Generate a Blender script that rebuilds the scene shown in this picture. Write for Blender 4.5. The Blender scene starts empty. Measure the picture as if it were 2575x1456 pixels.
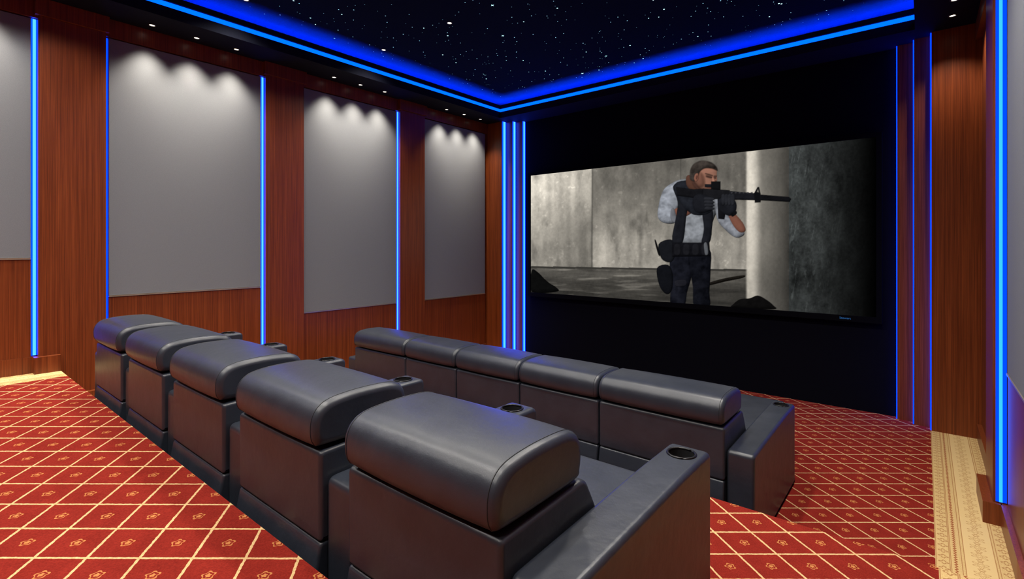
import bpy, bmesh, math, random
import numpy as np
from mathutils import Vector
random.seed(7)
SC = bpy.context.scene
COL = SC.collection
try:
    SC.view_settings.view_transform = 'Standard'
except Exception:
    pass
E = 1.82                 # eye height above the front floor
F = 1262.0; CX = 1287.5; HY = 619.0
FX, FY = -.6347, .7727   # camera forward
RX, RY = .7727, .6347    # camera right

# ------------------------------------------------------------------ materials
def mk(name, base=(.5,.5,.5), rough=.5, spec=.5, metal=0):
    m = bpy.data.materials.new(name); m.use_nodes = True
    nt = m.node_tree; b = nt.nodes['Principled BSDF']
    b.inputs['Base Color'].default_value = (*base, 1)
    b.inputs['Roughness'].default_value = rough
    b.inputs['Specular IOR Level'].default_value = spec
    b.inputs['Metallic'].default_value = metal
    return m, nt, b
def N(nt, t, **k):
    n = nt.nodes.new(t)
    for a, v in k.items(): setattr(n, a, v)
    return n
def mth(nt, op, a, b=None, c=None):
    n = nt.nodes.new('ShaderNodeMath'); n.operation = op
    for i, v in enumerate((a, b, c)):
        if v is None: continue
        if isinstance(v, (int, float)): n.inputs[i].default_value = v
        else: nt.links.new(v, n.inputs[i])
    return n.outputs[0]
def mixc(nt, fac, a, b):
    n = nt.nodes.new('ShaderNodeMix'); n.data_type = 'RGBA'
    def s(i, v):
        if isinstance(v, tuple): n.inputs[i].default_value = (*v, 1)
        elif isinstance(v, (int, float)): n.inputs[i].default_value = v
        else: nt.links.new(v, n.inputs[i])
    s(0, fac); s(6, a); s(7, b)
    return n.outputs[2]
def pos(nt, scale):
    g = N(nt, 'ShaderNodeNewGeometry'); mp = N(nt, 'ShaderNodeMapping')
    mp.inputs['Scale'].default_value = scale
    nt.links.new(g.outputs['Position'], mp.inputs['Vector'])
    return mp.outputs[0]
def noi(nt, vec, scale=1, detail=4, rough=.55):
    n = N(nt, 'ShaderNodeTexNoise'); n.inputs['Scale'].default_value = scale
    n.inputs['Detail'].default_value = detail; n.inputs['Roughness'].default_value = rough
    nt.links.new(vec, n.inputs['Vector']); return n.outputs['Fac']
def ramp(nt, fac, stops):
    r = N(nt, 'ShaderNodeValToRGB'); cr = r.color_ramp
    while len(cr.elements) < len(stops): cr.elements.new(.5)
    for e, (p, c) in zip(cr.elements, stops): e.position = p; e.color = (*c, 1)
    nt.links.new(fac, r.inputs[0]); return r.outputs[0]
def bump(nt, b, h, strength, dist):
    n = N(nt, 'ShaderNodeBump'); n.inputs['Strength'].default_value = strength
    n.inputs['Distance'].default_value = dist
    nt.links.new(h, n.inputs['Height']); nt.links.new(n.outputs[0], b.inputs['Normal'])
def emis(name, c, s):
    m = bpy.data.materials.new(name); m.use_nodes = True; nt = m.node_tree
    nt.nodes.remove(nt.nodes['Principled BSDF'])
    e = N(nt, 'ShaderNodeEmission'); e.inputs[0].default_value = (*c, 1); e.inputs[1].default_value = s
    nt.links.new(e.outputs[0], nt.nodes['Material Output'].inputs[0]); return m

WOOD, nt, b = mk('mahogany', rough=.34, spec=.4)
g1 = noi(nt, pos(nt, (75, 75, .7)), 1, 6, .6)
g2 = noi(nt, pos(nt, (230, 230, 2.5)), 1, 3, .6)
f = mth(nt, 'ADD', mth(nt, 'MULTIPLY', g1, .55), mth(nt, 'MULTIPLY', g2, .45))
nt.links.new(ramp(nt, f, [(.34, (.078, .0140, .0035)), (.5, (.155, .0325, .0078)), (.66, (.24, .057, .015))]), b.inputs['Base Color'])
bump(nt, b, g2, .05, .002)

LEATHER, nt, b = mk('grey_leather', rough=.37, spec=.55)
n1 = noi(nt, pos(nt, (1, 1, 1)), 9, 3); n2 = noi(nt, pos(nt, (1, 1, 1)), 260, 2); n3 = noi(nt, pos(nt, (1, 1, 1)), 30, 4, .6)
nt.links.new(ramp(nt, n1, [(.3, (.0155, .0195, .0295)), (.7, (.0225, .027, .039))]), b.inputs['Base Color'])
bump(nt, b, mth(nt, 'ADD', mth(nt, 'ADD', n1, mth(nt, 'MULTIPLY', n3, .16)), mth(nt, 'MULTIPLY', n2, .07)), .25, .012)

FABRIC, nt, b = mk('grey_fabric', rough=.95, spec=.1)
n1 = noi(nt, pos(nt, (1, 1, 1)), 320, 2)
nt.links.new(ramp(nt, n1, [(.25, (.15, .159, .178)), (.75, (.20, .21, .228))]), b.inputs['Base Color'])
bump(nt, b, n1, .08, .001)

BLACK, nt, b = mk('black_wall_cloth', (.0035, .0035, .0065), .95, .05)
nt.links.new(ramp(nt, noi(nt, pos(nt, (1, 1, 1)), 120, 2), [(.3, (.002, .002, .0045)), (.7, (.0035, .0035, .007))]), b.inputs['Base Color'])
SOFFIT, nt, b = mk('dark_soffit', (.006, .007, .018), .8, .1)
nt.links.new(ramp(nt, noi(nt, pos(nt, (1, 1, 1)), 60, 2), [(.3, (.004, .005, .012)), (.7, (.006, .007, .016))]), b.inputs['Base Color'])
CEIL, nt, b = mk('star_ceiling', (.012, .016, .05), .9, .05)
nt.links.new(ramp(nt, noi(nt, pos(nt, (1, 1, 1)), 60, 2), [(.3, (.0025, .006, .021)), (.7, (.0035, .009, .028))]), b.inputs['Base Color'])
BEZEL, nt, b = mk('black_bezel', (.0025, .0025, .004), .95, .04)
CUPM, nt, b = mk('dark_metal', (.02, .02, .022), .3, .5, .7)
WELL, nt, b = mk('cup_well', (.012, .012, .013), .5, .3)
TRIMW, nt, b = mk('downlight_trim', (.05, .05, .05), .5, .3)
METAL, nt, b = mk('bronze_edge', (.6, .5, .38), .3, .5, .8)
PIPE, nt, b = mk('leather_piping', (.014, .016, .021), .5, .4)
LED = emis('blue_led_core', (.012, .070, 1.0), 11)
LEDR = emis('blue_led_core_wide', (.010, .13, 1.0), 5)
LEDE = emis('blue_led_edge', (.0, .018, 1.0), 6)
LEDT = emis('blue_led_dim', (.0, .018, 1.0), 5)
LEDS = emis('blue_led_soft', (.0, .05, 1.0), 1.6)
LEDF = emis('blue_led_fascia', (.0, .055, 1.0), 4)
LEDC = emis('blue_led_cove', (.0, .05, 1.0), 400)
LAMP = emis('warm_lamp', (1, .88, .7), 5)
STARS = [emis('star_bright', (.45, .95, 1), 2.4), emis('star_mid', (.38, .78, 1), 1.2), emis('star_dim', (.32, .68, .95), .5)]
BADGE = emis('badge_blue', (.05, .22, .6), .5)

# carpet
CARPET, nt, b = mk('diamond_carpet', rough=1, spec=.05)
g = N(nt, 'ShaderNodeNewGeometry'); sp = N(nt, 'ShaderNodeSeparateXYZ'); nt.links.new(g.outputs['Position'], sp.inputs[0])
wob = mth(nt, 'MULTIPLY', mth(nt, 'SUBTRACT', noi(nt, pos(nt, (1, 1, 1)), 70, 1), .5), .009)
x0_ = sp.outputs[0]; x = mth(nt, 'ADD', x0_, wob)
y = mth(nt, 'SUBTRACT', sp.outputs[1], sp.outputs[2])
PX, PY = .285, .232
xa = mth(nt, 'DIVIDE', x, PX); ya = mth(nt, 'DIVIDE', y, PY)
f1 = mth(nt, 'FRACT', mth(nt, 'ADD', mth(nt, 'ADD', xa, ya), 40.299))
f2 = mth(nt, 'FRACT', mth(nt, 'ADD', mth(nt, 'SUBTRACT', xa, ya), 40.437))
d1 = mth(nt, 'MINIMUM', f1, mth(nt, 'SUBTRACT', 1, f1)); d2 = mth(nt, 'MINIMUM', f2, mth(nt, 'SUBTRACT', 1, f2))
dd = mth(nt, 'MINIMUM', d1, d2)
line = mth(nt, 'LESS_THAN', dd, .027)
a_ = mth(nt, 'SUBTRACT', f1, .5); b_ = mth(nt, 'SUBTRACT', f2, .5)
xl = mth(nt, 'MULTIPLY', mth(nt, 'ADD', a_, b_), PX/2); yl = mth(nt, 'MULTIPLY', mth(nt, 'SUBTRACT', a_, b_), PY/2)
r = mth(nt, 'SQRT', mth(nt, 'ADD', mth(nt, 'MULTIPLY', xl, xl), mth(nt, 'MULTIPLY', yl, yl)))
th = mth(nt, 'ARCTAN2', yl, xl)
c5 = mth(nt, 'COSINE', mth(nt, 'MULTIPLY', th, 5))
pet = mth(nt, 'ADD', .0205, mth(nt, 'MULTIPLY', c5, .0035))
core = mth(nt, 'LESS_THAN', r, pet)
gap = mth(nt, 'GREATER_THAN', mth(nt, 'ABSOLUTE', mth(nt, 'SUBTRACT', r, mth(nt, 'ADD', .0125, mth(nt, 'MULTIPLY', c5, .0015)))), .0034)
mot = mth(nt, 'MULTIPLY', core, gap)
pile = noi(nt, pos(nt, (1, 1, 1)), 160, 2)
big = noi(nt, pos(nt, (1, 1, 1)), 14, 3)
pf = mth(nt, 'ADD', mth(nt, 'MULTIPLY', pile, .65), mth(nt, 'MULTIPLY', big, .35))
red = ramp(nt, pf, [(.3, (.128, .0100, .0070)), (.7, (.225, .0205, .0135))])
c = mixc(nt, mot, red, (.42, .17, .055))
lc = ramp(nt, pile, [(.3, (.46, .29, .125)), (.65, (.61, .42, .21))])
c = mixc(nt, line, c, lc)
s = mth(nt, 'SUBTRACT', mth(nt, 'ABSOLUTE', mth(nt, 'ADD', x0_, 2.735)), 2.785)
def band(a, b2): return mth(nt, 'MULTIPLY', mth(nt, 'GREATER_THAN', s, a), mth(nt, 'LESS_THAN', s, b2))
cream = ramp(nt, pile, [(.3, (.48, .325, .135)), (.7, (.61, .44, .20))])
tri = mth(nt, 'ABSOLUTE', mth(nt, 'SUBTRACT', mth(nt, 'FRACT', mth(nt, 'DIVIDE', y, .028)), .5))
zig = mth(nt, 'LESS_THAN', mth(nt, 'ABSOLUTE', mth(nt, 'SUBTRACT', mth(nt, 'SUBTRACT', s, .086), mth(nt, 'MULTIPLY', tri, .022))), .0045)
bc = mixc(nt, band(.135, .265), cream, (.62, .45, .21))
bc = mixc(nt, zig, bc, (.28, .09, .035))
def petals(cs, per, rad, w_, col, n_, fac, bc, ph=0.):
    fy = mth(nt, 'MULTIPLY', mth(nt, 'SUBTRACT', mth(nt, 'FRACT', mth(nt, 'ADD', mth(nt, 'DIVIDE', y, per), ph)), .5), per)
    ds = mth(nt, 'SUBTRACT', s, cs)
    rr = mth(nt, 'SQRT', mth(nt, 'ADD', mth(nt, 'MULTIPLY', ds, ds), mth(nt, 'MULTIPLY', fy, fy)))
    an = mth(nt, 'COSINE', mth(nt, 'MULTIPLY', mth(nt, 'ARCTAN2', ds, fy), n_))
    tgt = mth(nt, 'ADD', rad, mth(nt, 'MULTIPLY', an, rad*.3))
    return mixc(nt, mth(nt, 'MULTIPLY', mth(nt, 'LESS_THAN', mth(nt, 'ABSOLUTE', mth(nt, 'SUBTRACT', rr, tgt)), w_), fac), bc, col)
bc = petals(.037, .07, .016, .004, (.32, .16, .06), 4, .9, bc)
bc = petals(.315, .07, .017, .004, (.32, .16, .06), 4, .9, bc)
bc = petals(.2, .11, .030, .0035, (.38, .22, .085), 6, .75, bc)
bc = petals(.2, .11, .014, .003, (.38, .22, .085), 6, .75, bc)
bc = petals(.2, .11, .012, .004, (.38, .22, .085), 5, .75, bc, .5)
for ls in (.004, .064, .070, .118, .132, .268, .28, .352):
    bc = mixc(nt, band(ls-.002, ls+.002), bc, (.36, .19, .075))
c = mixc(nt, mth(nt, 'GREATER_THAN', s, 0), c, bc)
nt.links.new(c, b.inputs['Base Color'])
bump(nt, b, mth(nt, 'ADD', pile, mth(nt, 'MULTIPLY', line, .6)), .35, .006)

PICT = bpy.data.materials.new('projected_picture'); PICT.use_nodes = True; nt = PICT.node_tree
nt.nodes.remove(nt.nodes['Principled BSDF'])
at = N(nt, 'ShaderNodeAttribute'); at.attribute_name = 'Col'
em = N(nt, 'ShaderNodeEmission'); nt.links.new(at.outputs['Color'], em.inputs[0])
nt.links.new(em.outputs[0], nt.nodes['Material Output'].inputs[0])

# ------------------------------------------------------------------ mesh helpers
def box(bm, x0, x1, y0, y1, z0, z1):
    v = [bm.verts.new(p) for p in ((x0,y0,z0),(x1,y0,z0),(x1,y1,z0),(x0,y1,z0),(x0,y0,z1),(x1,y0,z1),(x1,y1,z1),(x0,y1,z1))]
    for q in ((3,2,1,0),(4,5,6,7),(0,1,5,4),(1,2,6,5),(2,3,7,6),(3,0,4,7)):
        bm.faces.new([v[i] for i in q])
def boxes(*l):
    bm = bmesh.new()
    for q in l: box(bm, *q)
    return bm
def led_bm(x0, x1, y0, y1, z0, z1, lo=.22, hi=.78, ax='y'):
    """one box cut in three along y or x: bright core (material 0) between deep blue margins (material 1)"""
    bm = bmesh.new(); R_ = []
    for t in (0, lo, hi, 1):
        if ax == 'y':
            yy = y0+(y1-y0)*t; P = ((x0,yy,z0),(x1,yy,z0),(x1,yy,z1),(x0,yy,z1))
        else:
            xx = x0+(x1-x0)*t; P = ((xx,y0,z0),(xx,y1,z0),(xx,y1,z1),(xx,y0,z1))
        R_.append([bm.verts.new(p) for p in P])
    for j in range(3):
        for i in range(4):
            fc = bm.faces.new((R_[j][i], R_[j][(i+1) % 4], R_[j+1][(i+1) % 4], R_[j+1][i])); fc.material_index = 0 if j == 1 else 1
    for q in (R_[0][::-1], R_[3]): bm.faces.new(q).material_index = 1
    return bm
def rbox(x0, x1, y0, y1, z0, z1, r=.01, seg=2):
    bm = boxes((x0, x1, y0, y1, z0, z1))
    bmesh.ops.bevel(bm, geom=bm.edges[:], offset=r, segments=seg, profile=.5, affect='EDGES')
    return bm
def mesh_of(name, bm, mats, smooth=False):
    me = bpy.data.meshes.new(name)
    bmesh.ops.recalc_face_normals(bm, faces=bm.faces[:])
    bm.to_mesh(me); bm.free()
    for m in (mats if isinstance(mats, (list, tuple)) else [mats]): me.materials.append(m)
    if smooth:
        for p in me.polygons: p.use_smooth = True
    return me
def link(name, me, parent=None, wn=False):
    o = bpy.data.objects.new(name, me); COL.objects.link(o)
    if parent: o.parent = parent
    if wn:
        w = o.modifiers.new('weighted', 'WEIGHTED_NORMAL'); w.mode = 'FACE_AREA'; w.weight = 50
    return o
def obj(name, bm, mats, parent=None, smooth=False):
    return link(name, mesh_of(name, bm, mats, smooth), parent, smooth)
def thing(name, label, cat, loc=(0,0,0), group=None):
    o = bpy.data.objects.new(name, None); COL.objects.link(o); o.location = loc; o.empty_display_size = .1
    o['label'] = label; o['category'] = cat
    if group: o['group'] = group
    return o
def tag(o, label, cat, group=None, kind=None):
    o['label'] = label; o['category'] = cat
    if group: o['group'] = group
    if kind: o['kind'] = kind
    return o
def struct(name, bm, m, label=None, smooth=False):
    o = obj(name, bm, m, None, smooth); o['kind'] = 'structure'
    if label: o['label'] = label
    return o
TN = [0]
def trim(bm, m, label, smooth=False):
    TN[0] += 1
    o = struct('trim_%d' % TN[0], bm, m, label, smooth); o['category'] = 'trim'; return o
def fillet(pts, radii, n=4):
    out = []; k = len(pts)
    for i in range(k):
        p = Vector(pts[i]); a = Vector(pts[i-1]); c = Vector(pts[(i+1) % k]); r_ = radii[i] if isinstance(radii, (list, tuple)) else radii
        if r_ <= 0: out.append(tuple(p)); continue
        da = (a-p).normalized(); dc = (c-p).normalized()
        p0 = p+da*r_; p2 = p+dc*r_
        for j in range(n+1):
            t = j/n; out.append(tuple(p0*(1-t)**2 + p*2*t*(1-t) + p2*t*t))
    return out
def catmull(pts, n=4):
    out = []; k = len(pts)
    for i in range(k):
        p0, p1, p2, p3 = (Vector(pts[(i+j-1) % k]) for j in range(4))
        for q in range(n):
            t = q/n
            out.append(tuple(.5*((2*p1)+(p2-p0)*t+(2*p0-5*p1+4*p2-p3)*t*t+(3*p1-p0-3*p2+p3)*t**3)))
    return out
def inset_poly(pts, d):
    k = len(pts); A = sum(pts[i-1][0]*pts[i][1]-pts[i][0]*pts[i-1][1] for i in range(k))
    sg = 1 if A > 0 else -1; out = []
    for i in range(k):
        p = Vector(pts[i]); e1 = (p-Vector(pts[i-1])).normalized(); e2 = (Vector(pts[(i+1) % k])-p).normalized()
        n1 = Vector((-e1.y, e1.x))*sg; n2 = Vector((-e2.y, e2.x))*sg
        m = (n1+n2)
        m = m/max(.4, m.length_squared/2) if m.length > 1e-6 else n1
        out.append(tuple(p+m*d))
    return out
def scale_poly(pts, d):
    ys = [p[0] for p in pts]; zs = [p[1] for p in pts]
    cy, cz = (min(ys)+max(ys))/2, (min(zs)+max(zs))/2; hy, hz = (max(ys)-min(ys))/2, (max(zs)-min(zs))/2
    return [(cy+(p[0]-cy)*(1-d/hy), cz+(p[1]-cz)*(1-d/hz)) for p in pts]
def prism(prof, x0, x1, r=.012, seg=3, bulge=0.0, ins=inset_poly):
    """profile in (y, z) swept along x with rounded ends"""
    secs = [(x0 + r*(1-math.cos(math.pi/2*j/seg)), r*(1-math.sin(math.pi/2*j/seg))) for j in range(seg+1)]
    mid = []
    if bulge:
        for j in range(1, 8):
            t = j/8; mid.append((x0+r+(x1-x0-2*r)*t, -bulge*math.sin(math.pi*t)**.6))
    full = secs + mid + [(x0+x1-sx, d) for sx, d in reversed(secs)]
    bm = bmesh.new(); rings = []
    for sx, d in full:
        rings.append([bm.verts.new((sx, p[0], p[1])) for p in ins(prof, d)])
    k = len(prof)
    for A, B in zip(rings, rings[1:]):
        for i in range(k): bm.faces.new((A[i], A[(i+1) % k], B[(i+1) % k], B[i]))
    bm.faces.new(rings[0]); bm.faces.new(rings[-1][::-1])
    return bm
def cut_hole(bm, cx, cy, cz, r, n=32):
    """open a round hole in the flat top face that lies under (cx, cy, cz)"""
    best = None
    for fc in bm.faces:
        xs_ = [v.co.x for v in fc.verts]; ys_ = [v.co.y for v in fc.verts]; zs_ = [v.co.z for v in fc.verts]
        if max(abs(z_-cz) for z_ in zs_) < 1e-4 and min(xs_) < cx-r and max(xs_) > cx+r and min(ys_) < cy-r and max(ys_) > cy+r:
            best = fc
    if best is None: return False
    edges = list(best.edges)
    bmesh.ops.delete(bm, geom=[best], context='FACES_ONLY')
    vs = [bm.verts.new((cx+r*math.cos(2*math.pi*i/n), cy+r*math.sin(2*math.pi*i/n), cz)) for i in range(n)]
    edges += [bm.edges.new((vs[i], vs[(i+1) % n])) for i in range(n)]
    bmesh.ops.triangle_fill(bm, use_beauty=True, use_dissolve=False, edges=edges, normal=(0, 0, 1))
    for fc in list(bm.faces):      # drop anything filled inside the hole
        if all((v.co.x-cx)**2+(v.co.y-cy)**2 < (r*1.01)**2 and abs(v.co.z-cz) < 1e-4 for v in fc.verts):
            bmesh.ops.delete(bm, geom=[fc], context='FACES_ONLY')
    return True
def tube(bm, pts, r, n=6, closed=True):
    k = len(pts); rings = []
    for i in range(k):
        p = Vector(pts[i]); a = Vector(pts[(i-1) % k]); c = Vector(pts[(i+1) % k])
        if not closed:
            a = Vector(pts[max(0, i-1)]); c = Vector(pts[min(k-1, i+1)])
        t = (c-a).normalized(); u = t.orthogonal() if abs(t.x) > .9 else Vector((1,0,0))
        u = (u-t*u.dot(t)).normalized(); w = t.cross(u)
        rings.append([bm.verts.new(p+(u*math.cos(2*math.pi*j/n)+w*math.sin(2*math.pi*j/n))*r) for j in range(n)])
    for i in range(k if closed else k-1):
        A, B = rings[i], rings[(i+1) % k]
        for j in range(n): bm.faces.new((A[j], A[(j+1) % n], B[(j+1) % n], B[j]))
def disc(bm, c, r, n=20, down=False):
    v = [bm.verts.new((c[0]+r*math.cos(2*math.pi*i/n), c[1]+r*math.sin(2*math.pi*i/n), c[2])) for i in range(n)]
    return bm.faces.new(v[::-1] if down else v)

# ------------------------------------------------------------------ room
XL, XR, YF, YB = -5.89, .42, 6.74, -2.6
Z1, Z2 = .38, .74             # middle and upper tier
YU, YM = .88, 2.95            # tier edges
SOF, CZ = 3.93, 4.22
PT = 3.755                    # panel top
struct('floor', boxes((XL, XR, YM, YF, -.1, 0)), CARPET, 'lowest red carpet floor with cream diamond lattice')
struct('floor_middle', boxes((XL, XR, YU, YM, -.1, Z1)), CARPET, 'middle carpeted tier under the rear seats')
struct('floor_upper', boxes((XL, XR, YB, YU, -.1, Z2)), CARPET, 'upper carpeted tier behind the rear seats')
struct('wall_left', boxes((XL-.12, XL, YB, YF+.12, -.1, CZ)), WOOD, 'left mahogany wall')
struct('wall_right', boxes((XR, XR+.12, YB, YF+.12, -.1, CZ)), WOOD, 'right mahogany wall')
struct('wall_front', boxes((XL, XR, YF, YF+.12, -.1, CZ)), BLACK, 'black front wall around the screen')
struct('wall_rear', boxes((XL-.12, XR+.12, YB-.12, YB, -.1, CZ)), WOOD, 'rear mahogany wall')
struct('ceiling', boxes((XL-.12, XR+.12, YB-.12, YF+.12, CZ, CZ+.1)), CEIL, 'dark star ceiling')

# soffit ring: inner edge xe0..xe1, up to ye
xe0, xe1, ye, yr = -5.40, -.07, 6.27, -2.1
LIP = 4.14
def soffit(side):
    L = []
    for z0, z1, ins in ((SOF, 4.03, 0), (4.03, 4.085, .03), (4.085, 4.10, 0)):
        a0, a1, b1, b0 = xe0-ins, xe1+ins, ye+ins, yr-ins
        if side == 'left': L.append((XL, a0, YB, YF, z0, z1))
        if side == 'right': L.append((a1, XR, YB, YF, z0, z1))
        if side == 'front': L.append((a0, a1, b1, YF, z0, z1))
        if side == 'rear': L.append((a0, a1, YB, b0, z0, z1))
    if side == 'left': L.append((xe0-.02, xe0, yr-.02, ye+.02, 4.10, LIP))
    if side == 'right': L.append((xe1, xe1+.02, yr-.02, ye+.02, 4.10, LIP))
    if side == 'front': L.append((xe0, xe1, ye, ye+.02, 4.10, LIP))
    if side == 'rear': L.append((xe0, xe1, yr-.02, yr, 4.10, LIP))
    return boxes(*L)
for sd in ('left', 'front', 'right', 'rear'):
    trim(soffit(sd), SOFFIT, 'dark dropped soffit along the %s side of the ceiling' % sd)
def ledstrip(bm, label, group, m=None):
    o = obj('led_strip', bm, m or [LED, LEDE]); tag(o, label, 'light strip', group); return o
gF = 'blue light lines around the ceiling'
ledstrip(boxes((xe0-.029, xe0-.02, yr, ye+.02, 4.032, 4.083)), 'thin blue light line on the ceiling fascia along the left wall', gF, LEDF)
ledstrip(boxes((xe0-.019, xe1+.019, ye+.02, ye+.029, 4.032, 4.083)), 'thin blue light line on the ceiling fascia above the screen', gF, LEDF)
ledstrip(boxes((xe1+.02, xe1+.029, yr, ye+.02, 4.032, 4.083)), 'thin blue light line on the ceiling fascia along the right wall', gF, LEDF)
ledstrip(boxes((xe0-.12, xe0-.10, yr, ye+.12, 4.101, 4.116)), 'blue cove light washing the star ceiling along the left wall', gF, LEDC)
ledstrip(boxes((xe0-.09, xe1+.09, ye+.10, ye+.12, 4.101, 4.116)), 'blue cove light washing the star ceiling above the screen', gF, LEDC)
ledstrip(boxes((xe1+.10, xe1+.12, yr, ye+.12, 4.101, 4.116)), 'blue cove light washing the star ceiling along the right wall', gF, LEDC)

# ---- pilasters, panels, leds, friezes
PW, PER, P0 = .46, 1.91, .74
GAPN = {'left': .040, 'right': .075}; PDS = {'left': .065, 'right': .072}; PTH = {'left': .03, 'right': .010}
def tier_z(y): return Z2 if y < YU else (Z1 if y < YM else 0)
def wx(side, d): return XL+d if side == 'left' else XR-d
def wbox(side, d0, d1, y0, y1, z0, z1):
    a, b2 = wx(side, d0), wx(side, d1)
    return (min(a, b2), max(a, b2), y0, y1, z0, z1)
ordn = ['rearmost', 'first', 'second', 'third']
for side in ('left', 'right'):
    PD = PDS[side]; GN = GAPN[side]
    ks = (-1, 0, 1, 2) if side == 'left' else (1, 2)
    for k in ks:
        s0 = P0+PER*k; s1 = s0+PW; zb = min(tier_z(s0), tier_z(s1))
        bm = rbox(*wbox(side, 0, PD, s0, s1, zb, PT+.03), r=.003, seg=1)
        box(bm, *wbox(side, 0, PD+.03, s0-.02, s1+.02, PT+.03, SOF))
        trim(bm, WOOD, '%s mahogany pilaster counted from the camera on the %s wall' % (ordn[k+1], side))
        if k >= 0:
            zl = tier_z(s0)+.15
            if side == 'left':
                ledstrip(led_bm(*wbox(side, .001, .026, s0-GN+.003, s0-.001, zl, PT)),
                     'vertical blue light strip left of the %s wood pilaster on the left wall' % ordn[k+1], 'vertical blue light strips')
            elif k == 2:
                ledstrip(led_bm(*wbox(side, .006, .058, s0-.008, s0-.001, zl, PT), lo=.3, hi=.62, ax='x'),
                     'wide vertical blue light strip at the right edge of the photo', 'vertical blue light strips', [LEDR, LEDS])
            if k == 0 and side == 'left':
                ledstrip(boxes(wbox(side, .001, .012, s1+.006, s1+.022, tier_z(s1)+.15, PT)),
                         'thin vertical blue light line at the left edge of the widest fabric panel', 'vertical blue light strips', LEDT)
    trim(boxes(wbox(side, 0, .045, YB, 6.45, PT+.01, SOF)), WOOD, 'mahogany frieze under the %s soffit' % side)
    L = []
    for (a, b2, z) in ((YB, YU, Z2), (YU, YM, Z1), (YM, 6.45, 0)):
        L.append(wbox(side, 0, .035, a, b2, z, z+.14))
        for k in ks:
            p0 = max(a, P0+PER*k-.03); p1 = min(b2, P0+PER*k+PW+.03)
            if p1 > p0: L.append(wbox(side, .03, PD+.05, p0, p1, z, z+.14))
    struct('baseboard_'+side, boxes(*L), WOOD, 'stepped mahogany baseboard of the %s wall' % side)
    desc = {('left', 0): ('tall grey fabric panel cut off by the left photo edge', 1.72), ('left', 1): ('widest grey fabric wall panel, behind the rear seats, lit by three scallops', 1.36),
            ('left', 2): ('grey fabric wall panel between the two narrow pilasters, above the front seats', 1.01), ('left', 3): ('grey fabric wall panel on the left wall nearest the screen', 1.01),
            ('right', 2): ('dark grey fabric panel at the right photo edge', 1.01)}
    for (sd, k), (lb, zb) in desc.items():
        if sd != side: continue
        y0 = P0+PER*(k-1)+PW+(.026 if k == 1 else .004); y1 = min(P0+PER*k-GN, 6.40)
        th_ = PTH[side]
        t = thing('acoustic_panel', lb, 'wall panel', (wx(side, .003), (y0+y1)/2, zb), 'grey fabric wall panels')
        bm = rbox(*wbox(side, .003, th_, y0, y1, zb, PT), r=.003, seg=2)
        bmesh.ops.translate(bm, verts=bm.verts[:], vec=-Vector(t.location))
        obj('fabric', bm, FABRIC, t, True)
        bm = boxes(wbox(side, .003, th_+.006, y0, y1, zb-.013, zb-.001))
        bmesh.ops.translate(bm, verts=bm.verts[:], vec=-Vector(t.location))
        obj('edge_strip', bm, METAL, t)
        trim(boxes(wbox(side, 0, th_-.002, y0, y1, min(tier_z(y0), tier_z(y1)), zb-.016)), WOOD, 'mahogany wainscot under a %s fabric panel' % side)

# ---- stepped surround of the screen wall
C0 = -2.735
for sg, sd in ((-1, 'left'), (1, 'right')):
    def bx2(h0, h1, y0, y1, z0=0, z1=SOF):
        a, b2 = sorted((C0+sg*h0, C0+sg*h1)); return (a, b2, y0, y1, z0, z1)
    trim(boxes(bx2(2.79, 3.155, 6.45, YF)), WOOD, 'wide mahogany post beside the screen on the %s' % sd)
    trim(boxes(bx2(2.655, 2.79, 6.56, YF)), WOOD, 'narrow mahogany step beside the screen, outer, on the %s' % sd)
    trim(boxes(bx2(2.515, 2.655, 6.66, YF)), WOOD, 'narrow mahogany step beside the screen, inner, on the %s' % sd)
    for h, y0, y1, nm in ((2.79, 6.465, 6.558, 'outermost'), (2.655, 6.575, 6.658, 'middle'), (2.515, 6.672, 6.738, 'innermost')):
        ledstrip(led_bm(*bx2(h-.009, h, y0, y1, .0, SOF)), '%s of the three blue light strips %s of the screen' % (nm, sd), 'blue light strips beside the screen', None if sd == 'left' else [LEDT, LEDE])

# ---- star field
bm = bmesh.new()
for i in range(1050):
    sx = random.uniform(xe0+.12, xe1-.1); sy = random.uniform(.3, ye-.1)
    q = random.random(); mi = 0 if q < .08 else (1 if q < .42 else 2)
    rad = (.0075, .005, .0037)[mi]*random.uniform(.8, 1.2)
    if q < .014:      # a few larger glints with four rays
        n_ = 8; vs = []
        for j in range(n_):
            rr_ = rad*(3.0 if j % 2 == 0 else .75); an = 2*math.pi*j/n_
            vs.append(bm.verts.new((sx+rr_*math.cos(an), sy+rr_*math.sin(an), CZ-.002)))
        fc = bm.faces.new(vs[::-1])
    else:
        fc = disc(bm, (sx, sy, CZ-.002), rad, 8, True)
    fc.material_index = mi
me = bpy.data.meshes.new('star_light'); bm.to_mesh(me); bm.free()
for m in STARS: me.materials.append(m)
tag(link('star_light', me), 'hundreds of tiny fibre optic star points scattered over the dark ceiling', 'star lights', kind='stuff')

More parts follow.
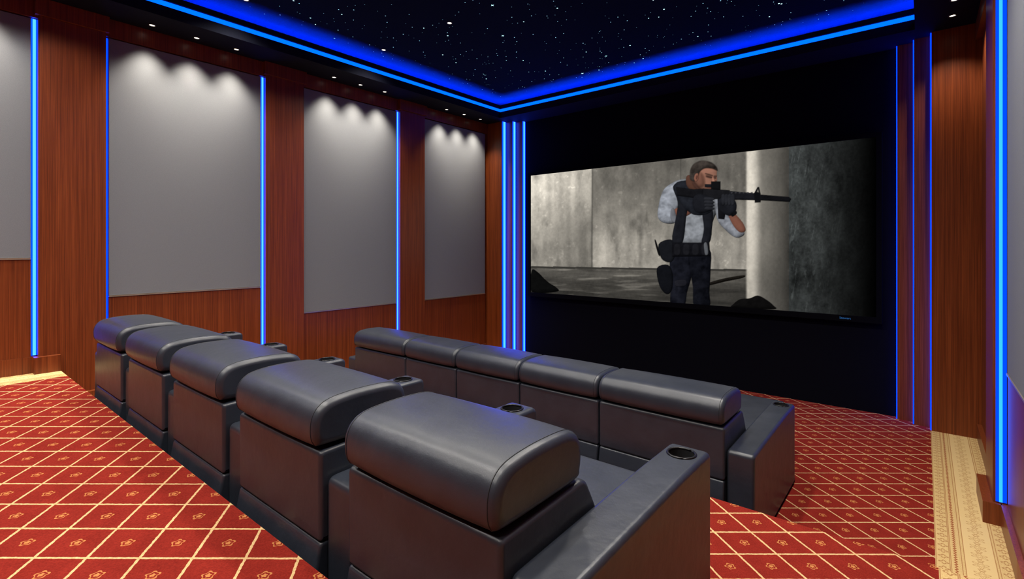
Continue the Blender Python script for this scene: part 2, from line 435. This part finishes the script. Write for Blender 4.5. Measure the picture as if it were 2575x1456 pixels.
# ---- downlights
def downlight(x, y, z, label, group, power, angle, blend=.5, rad=.03, r=.027, color=(1, .88, .7)):
    t = thing('downlight', label, 'ceiling light', (x, y, z), group)
    bm = bmesh.new(); tube(bm, [(r*math.cos(2*math.pi*i/24), r*math.sin(2*math.pi*i/24), -.002) for i in range(24)], .006, 6)
    obj('bezel_ring', bm, TRIMW, t, False)
    bm = bmesh.new(); disc(bm, (0, 0, -.003), r*.86, 20, True); obj('lens', bm, LAMP, t)
    ld = bpy.data.lights.new('lamp', 'SPOT'); ld.energy = power; ld.spot_size = math.radians(angle); ld.spot_blend = blend
    ld.shadow_soft_size = rad; ld.color = color
    lo = bpy.data.objects.new('lamp', ld); COL.objects.link(lo); lo.parent = t; lo.location = (0, 0, -.012)
    return t
ordl = ['nearest the camera', 'in the middle', 'nearest the screen']
bayn = {0: 'cropped left panel', 1: 'widest fabric panel', 2: 'second full fabric panel', 3: 'left fabric panel nearest the screen'}
for k in range(4):
    yc = 1.9+PER*(k-1)
    for j in range(3):
        downlight(-5.69, yc+.38*(j-1), SOF, 'small soffit downlight over the %s, %s' % (bayn[k], ordl[j]), 'left soffit downlights', 125, 84, 1.0, .045, color=(1, .9, .74))
for j in range(3):
    downlight(.20, 5.72+.38*(j-1), SOF, 'small downlight in right soffit beside the screen corner, %s' % ordl[j], 'right soffit downlights', (8, 16, 65)[j], (76, 80, 105)[j], .9)
PWR = ((90, 100, 120, 230, 330), (105, 115, 120, 160, 215), (150, 175, 185, 185, 165), (165, 180, 180, 180, 160))
for j, yy in enumerate((3.74, 2.13, .5, -1.1)):
    for i, xc in enumerate((-5.1, -3.94, -2.78, -1.6, -.45)):
        downlight(xc, yy, CZ, 'warm downlight among the ceiling stars, row %s, place %s' % (['nearest the screen', 'over the rear seats', 'over the camera', 'at the rear'][j], ['nearest left wall', 'second from left wall', 'in the middle', 'second from right wall', 'nearest right wall'][i]),
                  'warm downlights in the star ceiling', PWR[j][i], 135, .8, .10, color=(1, .94, .85))

# ------------------------------------------------------------------ screen
SX0, SX1, SZ0, SZ1 = -5.09, -.40, 1.05, 3.0
S = thing('projection_screen', 'wide projection screen with thin black frame showing a film scene', 'screen', (C0, YF, SZ0-.06))
off = -Vector(S.location)
bm = boxes((SX0-.05, SX1+.05, 6.675, YF, SZ0-.065, SZ0), (SX0-.05, SX1+.05, 6.675, YF, SZ1, SZ1+.05),
           (SX0-.05, SX0, 6.675, YF, SZ0, SZ1), (SX1, SX1+.05, 6.675, YF, SZ0, SZ1))
bmesh.ops.translate(bm, verts=bm.verts[:], vec=off); obj('frame', bm, BEZEL, S)
nx, nz = 760, 310
Xg, Zg = np.meshgrid(np.linspace(SX0, SX1, nx+1), np.linspace(SZ0, SZ1, nz+1))
dg = Xg*FX+6.695*FY
PXg = CX+F*(Xg*RX+6.695*RY)/dg; PYg = HY-F*(Zg-E)/dg
rng = np.random.RandomState(3); TAB = rng.rand(256, 256)*2-1
def vno(x, y):
    xi = np.floor(x).astype(int); yi = np.floor(y).astype(int); fx = x-xi; fy_ = y-yi
    fx = fx*fx*(3-2*fx); fy_ = fy_*fy_*(3-2*fy_)
    g_ = lambda a, b2: TAB[a % 256, b2 % 256]
    return (g_(xi, yi)*(1-fx)+g_(xi+1, yi)*fx)*(1-fy_)+(g_(xi, yi+1)*(1-fx)+g_(xi+1, yi+1)*fx)*fy_
def fbm(x, y, o=5):
    v = 0; a = .55
    for i in range(o): v = v+a*vno(x+17*i, y+31*i); x = x*2.03; y = y*2.03; a *= .55
    return v
def ss(a, b2, v):
    t = np.clip((v-a)/(b2-a), 0, 1); return t*t*(3-2*t)
def lin(v):
    v = np.clip(v, 0, 255)/255; return np.where(v <= .04045, v/12.92, ((v+.055)/1.055)**2.4)
px, py = PXg, PYg
yf = 672+(px-1337)*.014
lo = fbm(px*.013, py*.013); md = fbm(px*.06+40, py*.025); hi = fbm(px*.22+3, py*.2, 3)
blk = vno(px/30+5, py/26); st = vno(px*.10, py*.008+9); spk = ss(.4, .8, fbm(px*.07+60, py*.07, 4)); stn = ss(.25, .75, fbm(px*.035+21, py*.014+5, 4))
L = np.where(px < 1489, 220-68*ss(450, 640, py)-40*ss(1345, 1480, px), 100+46*ss(430, 640, py)+14*ss(1650, 1500, px))
L = L*(1+.08*lo+.11*md+.07*hi+.07*blk+.08*st+.16*spk-.2*stn)
L = L*(1-.28*np.exp(-((px-1489)/2.2)**2)); L = np.where(np.abs(px-1712) < 1.5, L*.84, L)
Lp = 212-98*ss(1890, 1920, px)-22*ss(1918, 1958, px)-30*ss(1950, 1990, px)
Lp = Lp*(1+.07*lo+.08*md+.05*hi)*(1-.15*ss(560, 760, py))
Lf = (84-28*ss(0, 70, py-yf))*(1+.35*fbm(px*.010, py*.10)+.08*hi)+36*ss(.05, .5, fbm(px*.012+7, py*.14))*ss(1880, 1500, px)
L = np.where(py > yf, Lf, L); L = np.where((np.abs(py-yf) < 2.5) & (px < 1880), 58, L)
me_ = ss(1873, 1881, px); L = L*(1-me_)+Lp*me_
Lr = (62-50*ss(2000, 2195, px))*(1+.2*lo+.3*md+.22*hi-.25*stn)*(1-.2*ss(540, 780, py))*ss(2215, 2150, px)
streak = ss(.62, .8, vno((px+py*.18)*.30, py*.035+4))*ss(2150, 2000, px)
Lr = Lr+20*streak
mr = ss(1976, 1994, px); L = L*(1-mr)+Lr*mr
wm = np.stack([np.ones_like(L), .965+0*L, .90+0*L], -1)
wm[px > 1984] = (.95, 1.0, .99)
IMG = lin(L[..., None]*wm)
FIG = np.zeros_like(L)
fold1 = .7*(1-2.6*np.abs(fbm(px*.045+py*.02, py*.03-px*.02, 3)))+.3*hi
fold2 = .7*(1-2.6*np.abs(fbm(px*.03-py*.03, py*.05+px*.02+11, 3)))-.45
def layer(pts, col, R=12, soft=.9, fold=.2, amb=.4, smooth=True, fig=True, Ld=(-.55, -.65), gain=.5):
    q = np.array(catmull(pts, 4) if smooth else pts, float)
    m_ = (px > q[:, 0].min()-4) & (px < q[:, 0].max()+4) & (py > q[:, 1].min()-4) & (py < q[:, 1].max()+4)
    rows = np.where(m_.any(1))[0]; cs = np.where(m_.any(0))[0]
    if len(rows) < 2 or len(cs) < 2: return
    sl = (slice(rows[0], rows[-1]+1), slice(cs[0], cs[-1]+1))
    ax, ay = px[sl], py[sl]; dist = np.full(ax.shape, 1e9); ins = np.zeros(ax.shape, bool)
    for i in range(len(q)):
        x1, y1 = q[i-1]; x2, y2 = q[i]
        ex, ey = x2-x1, y2-y1; l2 = ex*ex+ey*ey+1e-9
        t = np.clip(((ax-x1)*ex+(ay-y1)*ey)/l2, 0, 1)
        dist = np.minimum(dist, np.hypot(ax-x1-t*ex, ay-y1-t*ey))
        if y1 != y2:
            cr = ((y1 > ay) != (y2 > ay)) & (ax < (x2-x1)*(ay-y1)/(y2-y1)+x1); ins ^= cr
    d = np.where(ins, dist, -dist)
    gr, gc = np.gradient(d); gy = -gr; gx = gc; ln = np.hypot(gx, gy)+1e-6
    lam = -(gx/ln*Ld[0]+gy/ln*Ld[1])
    t = np.clip(d/R, 0, 1)
    sh = amb+(1-amb)*np.sqrt(1-(1-t)**2)+gain*(1-t)*lam
    sh = np.clip(sh*(1+fold*(fold1[sl]+fold2[sl])), .05, 1.6)
    a = ss(-soft, soft, d)[..., None]
    IMG[sl] = IMG[sl]*(1-a)+lin(np.array(col, float))*sh[..., None]*a
    if fig: FIG[sl] = np.maximum(FIG[sl], a[..., 0])
layer([(1337,680),(1352,684),(1368,700),(1382,712),(1398,722),(1402,733),(1337,734)], (12, 12, 12), fig=False)
layer([(1845,764),(1862,752),(1885,750),(1905,743),(1925,752),(1945,768),(1945,778),(1845,774)], (14, 13, 13), fig=False)
layer([(1780,712),(1820,700),(1870,692),(1868,699),(1825,708),(1782,718)], (26, 23, 20), fig=False)
# trousers in mid stride, pouch
layer([(1690,626),(1742,632),(1740,690),(1728,735),(1720,770),(1688,770),(1686,730),(1684,680)], (21, 22, 29), 16, fold=.5)
layer([(1732,632),(1784,626),(1787,680),(1784,735),(1784,770),(1746,770),(1742,720)], (17, 18, 24), 16, fold=.5)
layer([(1656,614),(1686,602),(1700,620),(1696,648),(1684,660),(1663,650)], (22, 23, 27), 8)
layer([(1652,674),(1680,666),(1692,690),(1690,728),(1676,740),(1658,718)], (16, 17, 21), 8)
layer([(1646,606),(1650,606),(1660,640),(1655,640)], (15, 15, 17), 2)
layer([(1698,706),(1724,704),(1725,718),(1700,720)], (30, 30, 36), 4)
# torso
layer([(1690,462),(1722,450),(1770,454),(1800,476),(1806,520),(1792,560),(1780,614),(1708,614),(1710,575),(1698,530),(1684,500)], (126, 129, 134), 30, fold=.42, amb=.22, gain=.6)
# bent arms, sleeves pushed up
layer([(1684,464),(1706,456),(1722,474),(1722,500),(1708,522),(1706,546),(1694,562),(1668,560),(1654,545),(1657,512),(1667,480)], (142, 146, 154), 24, fold=.42, amb=.22, gain=.6)
layer([(1690,530),(1720,516),(1746,508),(1752,526),(1724,545),(1696,557),(1688,546)], (120, 78, 64), 12, fold=.06)
layer([(1688,526),(1696,526),(1702,555),(1694,560),(1686,548)], (104, 106, 112), 5, fold=.2)
layer([(1798,484),(1816,500),(1836,540),(1850,564),(1868,578),(1871,591),(1852,598),(1828,582),(1802,548)], (128, 131, 138), 16, fold=.42, amb=.22)
layer([(1828,530),(1846,536),(1868,560),(1875,580),(1860,584),(1842,564)], (120, 78, 64), 10, fold=.06)
# vest and harness
layer([(1692,470),(1712,462),(1732,500),(1726,545),(1716,612),(1690,606),(1700,545),(1704,508)], (26, 27, 32), 9)
layer([(1766,526),(1792,526),(1790,580),(1783,612),(1764,612),(1770,575)], (26, 27, 32), 9)
layer([(1696,464),(1735,454),(1774,474),(1790,500),(1786,534),(1744,540),(1712,510)], (30, 32, 38), 14, fold=.4)
layer([(1690,610),(1784,610),(1786,644),(1690,646)], (18, 18, 22), 10, smooth=False)
for i in range(4): layer([(1696+i*23,616),(1711+i*23,616),(1711+i*23,640),(1696+i*23,640)], (26, 26, 30), 5)
layer([(1770,613),(1778,612),(1781,638),(1773,640)], (84, 86, 90), 4)
# neck and head, tipped forward so the cheek meets the stock
layer([(1730,440),(1768,452),(1772,476),(1742,480),(1726,464)], (84, 56, 45), 12, fold=.06)
def tip(pts, a=math.radians(9), c=(1748, 466), dx=3, dy=5):
    return [(c[0]+(p[0]-c[0])*math.cos(a)-(p[1]-c[1])*math.sin(a)+dx, c[1]+(p[0]-c[0])*math.sin(a)+(p[1]-c[1])*math.cos(a)+dy) for p in pts]
layer(tip([(1733,424),(1746,408),(1775,405),(1791,414),(1794,428),(1797,441),(1793,448),(1792,462),(1783,473),(1766,473),(1748,464),(1737,450)]), (146, 103, 86), 26, fold=.05, amb=.3, Ld=(.35, -.75), soft=1.2)
layer(tip([(1735,448),(1742,454),(1756,466),(1772,474),(1752,471),(1739,462)]), (70, 47, 40), 4, soft=3)
layer(tip([(1752,428),(1764,440),(1766,458),(1754,462),(1746,450)]), (112, 76, 63), 10, soft=5, fold=0)
layer(tip([(1729,448),(1726,425),(1733,408),(1752,397),(1776,398),(1791,408),(1794,417),(1780,414),(1762,416),(1751,427),(1748,444),(1741,452)]), (54, 48, 44), 12, fold=.7, soft=2)
layer(tip([(1740,434),(1747,431),(1750,444),(1745,452),(1739,446)]), (128, 85, 70), 4, soft=1.2)
layer(tip([(1743,437),(1747,437),(1746,446),(1743,444)]), (88, 55, 46), 2, soft=1.2)
layer(tip([(1766,427),(1783,429),(1783,432),(1766,430)]), (70, 49, 42), 2, soft=1.8)
layer(tip([(1787,430),(1794,429),(1794,432),(1788,433)]), (70, 49, 42), 2, soft=1.8)
layer(tip([(1768,432),(1783,433),(1782,438),(1769,437)]), (72, 50, 43), 3, soft=2)
layer(tip([(1787,433),(1793,433),(1793,437),(1788,437)]), (72, 50, 43), 3, soft=2)
layer(tip([(1784,434),(1788,436),(1796,450),(1786,451)]), (160, 114, 95), 5, soft=2.2)
layer(tip([(1785,450),(1796,449),(1794,453),(1786,453)]), (88, 55, 46), 2, soft=1.8)
layer(tip([(1774,460),(1791,459),(1790,463),(1775,463)]), (90, 54, 46), 2, soft=1.8)
# rifle
layer([(1700,470),(1745,476),(1770,474),(1772,500),(1745,498),(1702,492)], (20, 20, 23), 6, smooth=False)
layer([(1768,474),(1835,478),(1838,500),(1766,502)], (24, 24, 27), 6, smooth=False)
layer([(1788,456),(1812,456),(1812,478),(1788,476)], (17, 17, 19), 5, smooth=False)
layer([(1772,463),(1790,463),(1790,471),(1772,471)], (26, 26, 30), 4, smooth=False)
layer([(1832,480),(1902,486),(1902,504),(1832,502)], (26, 26, 30), 6, smooth=False)
for i in range(6): layer([(1838+i*10,483),(1843+i*10,483),(1843+i*10,487),(1838+i*10,487)], (52, 52, 56), 2, smooth=False)
layer([(1896,486),(1905,470),(1909,470),(1913,488),(1913,509),(1898,510)], (15, 15, 17), 3, smooth=False)
layer([(1903,483),(1906,475),(1909,484)], (120, 116, 108), 2, smooth=False, fold=0)
layer([(1910,489),(1984,495),(1990,500),(1986,508),(1910,504)], (17, 17, 20), 6, smooth=False)
layer([(1804,500),(1830,500),(1822,552),(1806,550)], (18, 18, 21), 6, smooth=False)
# gloved hands wrapped on the rifle
layer([(1744,496),(1758,488),(1778,492),(1792,502),(1792,522),(1776,534),(1752,534),(1742,518)], (27, 28, 33), 12)
for i in range(4): layer([(1772+i,496+i*8),(1792,497+i*8),(1797,501+i*8),(1791,504+i*8),(1772,503+i*8)], (38, 39, 44), 4)
layer([(1806,504),(1822,494),(1842,498),(1852,512),(1850,532),(1836,543),(1818,536),(1806,522)], (27, 28, 33), 12)
for i in range(4): layer([(1814+i*8,492),(1820+i*8,488),(1824+i*8,494),(1822+i*8,514),(1815+i*8,514)], (38, 39, 44), 4)
layer([(1838,538),(1850,530),(1853,537),(1842,545)], (16, 16, 18), 3)
FIGF = (FIG[:-1, :-1]+FIG[1:, :-1]+FIG[:-1, 1:]+FIG[1:, 1:])/4 > .5
IDX = np.arange((nx+1)*(nz+1)).reshape(nz+1, nx+1)
QUADS = np.stack([IDX[:-1, :-1], IDX[:-1, 1:], IDX[1:, 1:], IDX[1:, :-1]], -1)
VV = np.stack([Xg.ravel()+off.x, np.full(Xg.size, 6.695+off.y), Zg.ravel()+off.z], -1); CC = IMG.reshape(-1, 3)
def picmesh(name, q, parent):
    u_, inv = np.unique(q.ravel(), return_inverse=True)
    me = bpy.data.meshes.new(name); me.from_pydata(VV[u_].tolist(), [], inv.reshape(-1, 4).tolist())
    me.materials.append(PICT); a = me.color_attributes.new('Col', 'FLOAT_COLOR', 'POINT')
    c4 = np.ones((len(u_), 4), np.float32); c4[:, :3] = CC[u_]; a.data.foreach_set('color', c4.ravel())
    return link(name, me, parent)
pic = picmesh('picture', QUADS[~FIGF], S)
fig = picmesh('pictured_person', QUADS[FIGF], pic)
fig['label'] = 'man in grey long sleeved shirt and dark trousers aiming a rifle to the right'
cu = bpy.data.curves.new('badge', 'FONT'); cu.body = 'Stewart'; cu.size = .034; cu.extrude = .0005
to = bpy.data.objects.new('tmp_text', cu); COL.objects.link(to)
bpy.context.view_layer.update()
me = bpy.data.meshes.new_from_object(to.evaluated_get(bpy.context.evaluated_depsgraph_get()))
bpy.data.objects.remove(to)
me.materials.clear(); me.materials.append(BADGE)
bd = link('badge', me, S); bd.rotation_euler = (math.pi/2, 0, 0); bd.location = Vector((-.735, 6.674, SZ0-.042))+off
bd['label'] = 'small blue lettering on the lower frame'

# ------------------------------------------------------------------ recliners
cache = {}
def cm(key, maker, mat, smooth=True):
    if key not in cache: cache[key] = mesh_of(key[0], maker(), mat, smooth)
    return cache[key]
HEAD = catmull([(.02,.737),(-.010,.748),(-.021,.785),(-.017,.835),(.006,.872),(.05,.894),(.14,.904),(.25,.904),(.325,.896),(.368,.872),(.384,.825),(.378,.765),(.355,.740),(.18,.736)], 4)
def recliner(x, y, z, w, arms, arm_len, arm_h, seat_len, label, group, aw=.158):
    t = thing('recliner', label, 'recliner', (x+w/2, y, z), group)
    h = w/2-.004; k = (round(w, 3), seat_len, arm_len, arm_h)
    back = fillet([(0,.405),(0,.722),(.40,.735),(.455,.64),(.56,.44),(.56,.405)], [.012,.02,.03,.02,.01,.01], 3)
    base = fillet([(-.018,.02),(-.018,.30),(.002,.402),(.5,.402),(seat_len-.12,.355),(seat_len-.12,.02)], [.008,.02,.012,.01,.01,.01], 2)
    seat = fillet([(.44,.36),(.44,.455),(seat_len,.475),(seat_len,.36)], [.02,.03,.045,.03], 4)
    foot = fillet([(seat_len-.115,.05),(seat_len-.115,.352),(seat_len-.03,.352),(seat_len-.05,.05)], .015, 3)
    link('base', cm(('base',)+k, lambda: prism(base, -h+.002, h-.002, .012), LEATHER), t, True)
    link('backrest', cm(('backrest',)+k, lambda: prism(back, -h, h, .016), LEATHER), t, True)
    hd = link('headrest', cm(('headrest',)+k, lambda: prism(HEAD, -h, h, .028, 6, .004, scale_poly), LEATHER), t, True)
    def pip(sx):
        bm = bmesh.new(); tube(bm, [(sx, p[0], p[1]) for p in scale_poly(HEAD, .0)], .0017, 6); return bm
    for sx, nm in ((-h+.027, 'l'), (h-.027, 'r')):
        link('piping', cm(('piping', nm)+k, lambda: pip(sx), PIPE), hd)
    link('seat', cm(('seat',)+k, lambda: prism(seat, -h+.004, h-.004, .03, 4), LEATHER), t, True)
    link('footrest', cm(('footrest',)+k, lambda: prism(foot, -h+.01, h-.01, .015), LEATHER), t, True)
    arm = fillet([(.02,.01),(.02,arm_h-.02),(arm_len*.7,arm_h),(arm_len,arm_h),(arm_len,.01)], [.008,.03,.05,.035,.008], 4)
    cyc = arm_len-.1
    def armmesh():
        bm = prism(arm, -aw/2, aw/2, .02, 4); cut_hole(bm, 0, cyc, arm_h, .048); return bm
    def cup():
        bm = bmesh.new(); tube(bm, [(.051*math.cos(2*math.pi*i/32), .051*math.sin(2*math.pi*i/32), .001) for i in range(32)], .005, 8); return bm
    def well():
        bm = bmesh.new(); n_ = 32; rs = []
        for (rr_, zz) in ((.0478, .001), (.0475, -.02), (.045, -.068), (.040, -.072)):
            rs.append([bm.verts.new((rr_*math.cos(2*math.pi*i/n_), rr_*math.sin(2*math.pi*i/n_), zz)) for i in range(n_)])
        for A, B in zip(rs, rs[1:]):
            for i in range(n_): bm.faces.new((A[i], A[(i+1) % n_], B[(i+1) % n_], B[i]))
        bm.faces.new(rs[-1]); return bm
    for sg in arms:
        ao = link('armrest', cm(('armrest',)+k, armmesh, LEATHER), t, True); ao.location.x = sg*(w/2+aw/2+.001)
        co = link('cupholder_ring', cm(('cupholder_ring',), cup, CUPM), ao); co.location = (0, cyc, arm_h)
        wo = link('cupholder_well', cm(('cupholder_well',), well, WELL), ao); wo.location = (0, cyc, arm_h)
    return t
gB, gFr = 'grey leather recliners of the rear row', 'grey leather recliners of the front row'
names = ['rear row grey leather recliner nearest the left wall', 'rear row grey leather recliner second from the left wall', 'middle grey leather recliner of the rear row',
         'rear row grey leather recliner beside the nearest one, fourth from the left wall', 'nearest and largest looking grey leather recliner, rear row, beside the right aisle']
for k in range(5):
    recliner(-1.46-.83*(4-k), .925, Z1, .67, (-1, 1) if k == 4 else (-1,), 1.05, .655, 1.1, names[k], gB)
xs = [-4.81, -3.94, -3.233, -2.511, -1.789, -.925]
fn = ['front row grey leather recliner at the left wall end', 'armless front row grey leather recliner second from the left wall', 'armless grey leather recliner in the middle of the front row',
      'armless front row grey leather recliner fourth from the left wall', 'front row grey leather recliner with wide right arm beside the right aisle']
for k in range(5):
    recliner(xs[k], 3.145, 0, xs[k+1]-xs[k], {0: (-1,), 4: (1,)}.get(k, ()), 1.215, .61, 1.75, fn[k], gFr)

# ------------------------------------------------------------------ camera and world
cam = bpy.data.cameras.new('camera'); co = bpy.data.objects.new('camera', cam); COL.objects.link(co)
co.location = (0, 0, E); co.rotation_euler = (math.pi/2, 0, math.radians(39.4))
cam.sensor_width = 36; cam.lens = 36*F/2575; cam.shift_y = -109/2575; cam.clip_start = .05
SC.camera = co
w = bpy.data.worlds.new('world'); SC.world = w; w.use_nodes = True
w.node_tree.nodes['Background'].inputs[0].default_value = (.01, .01, .015, 1)
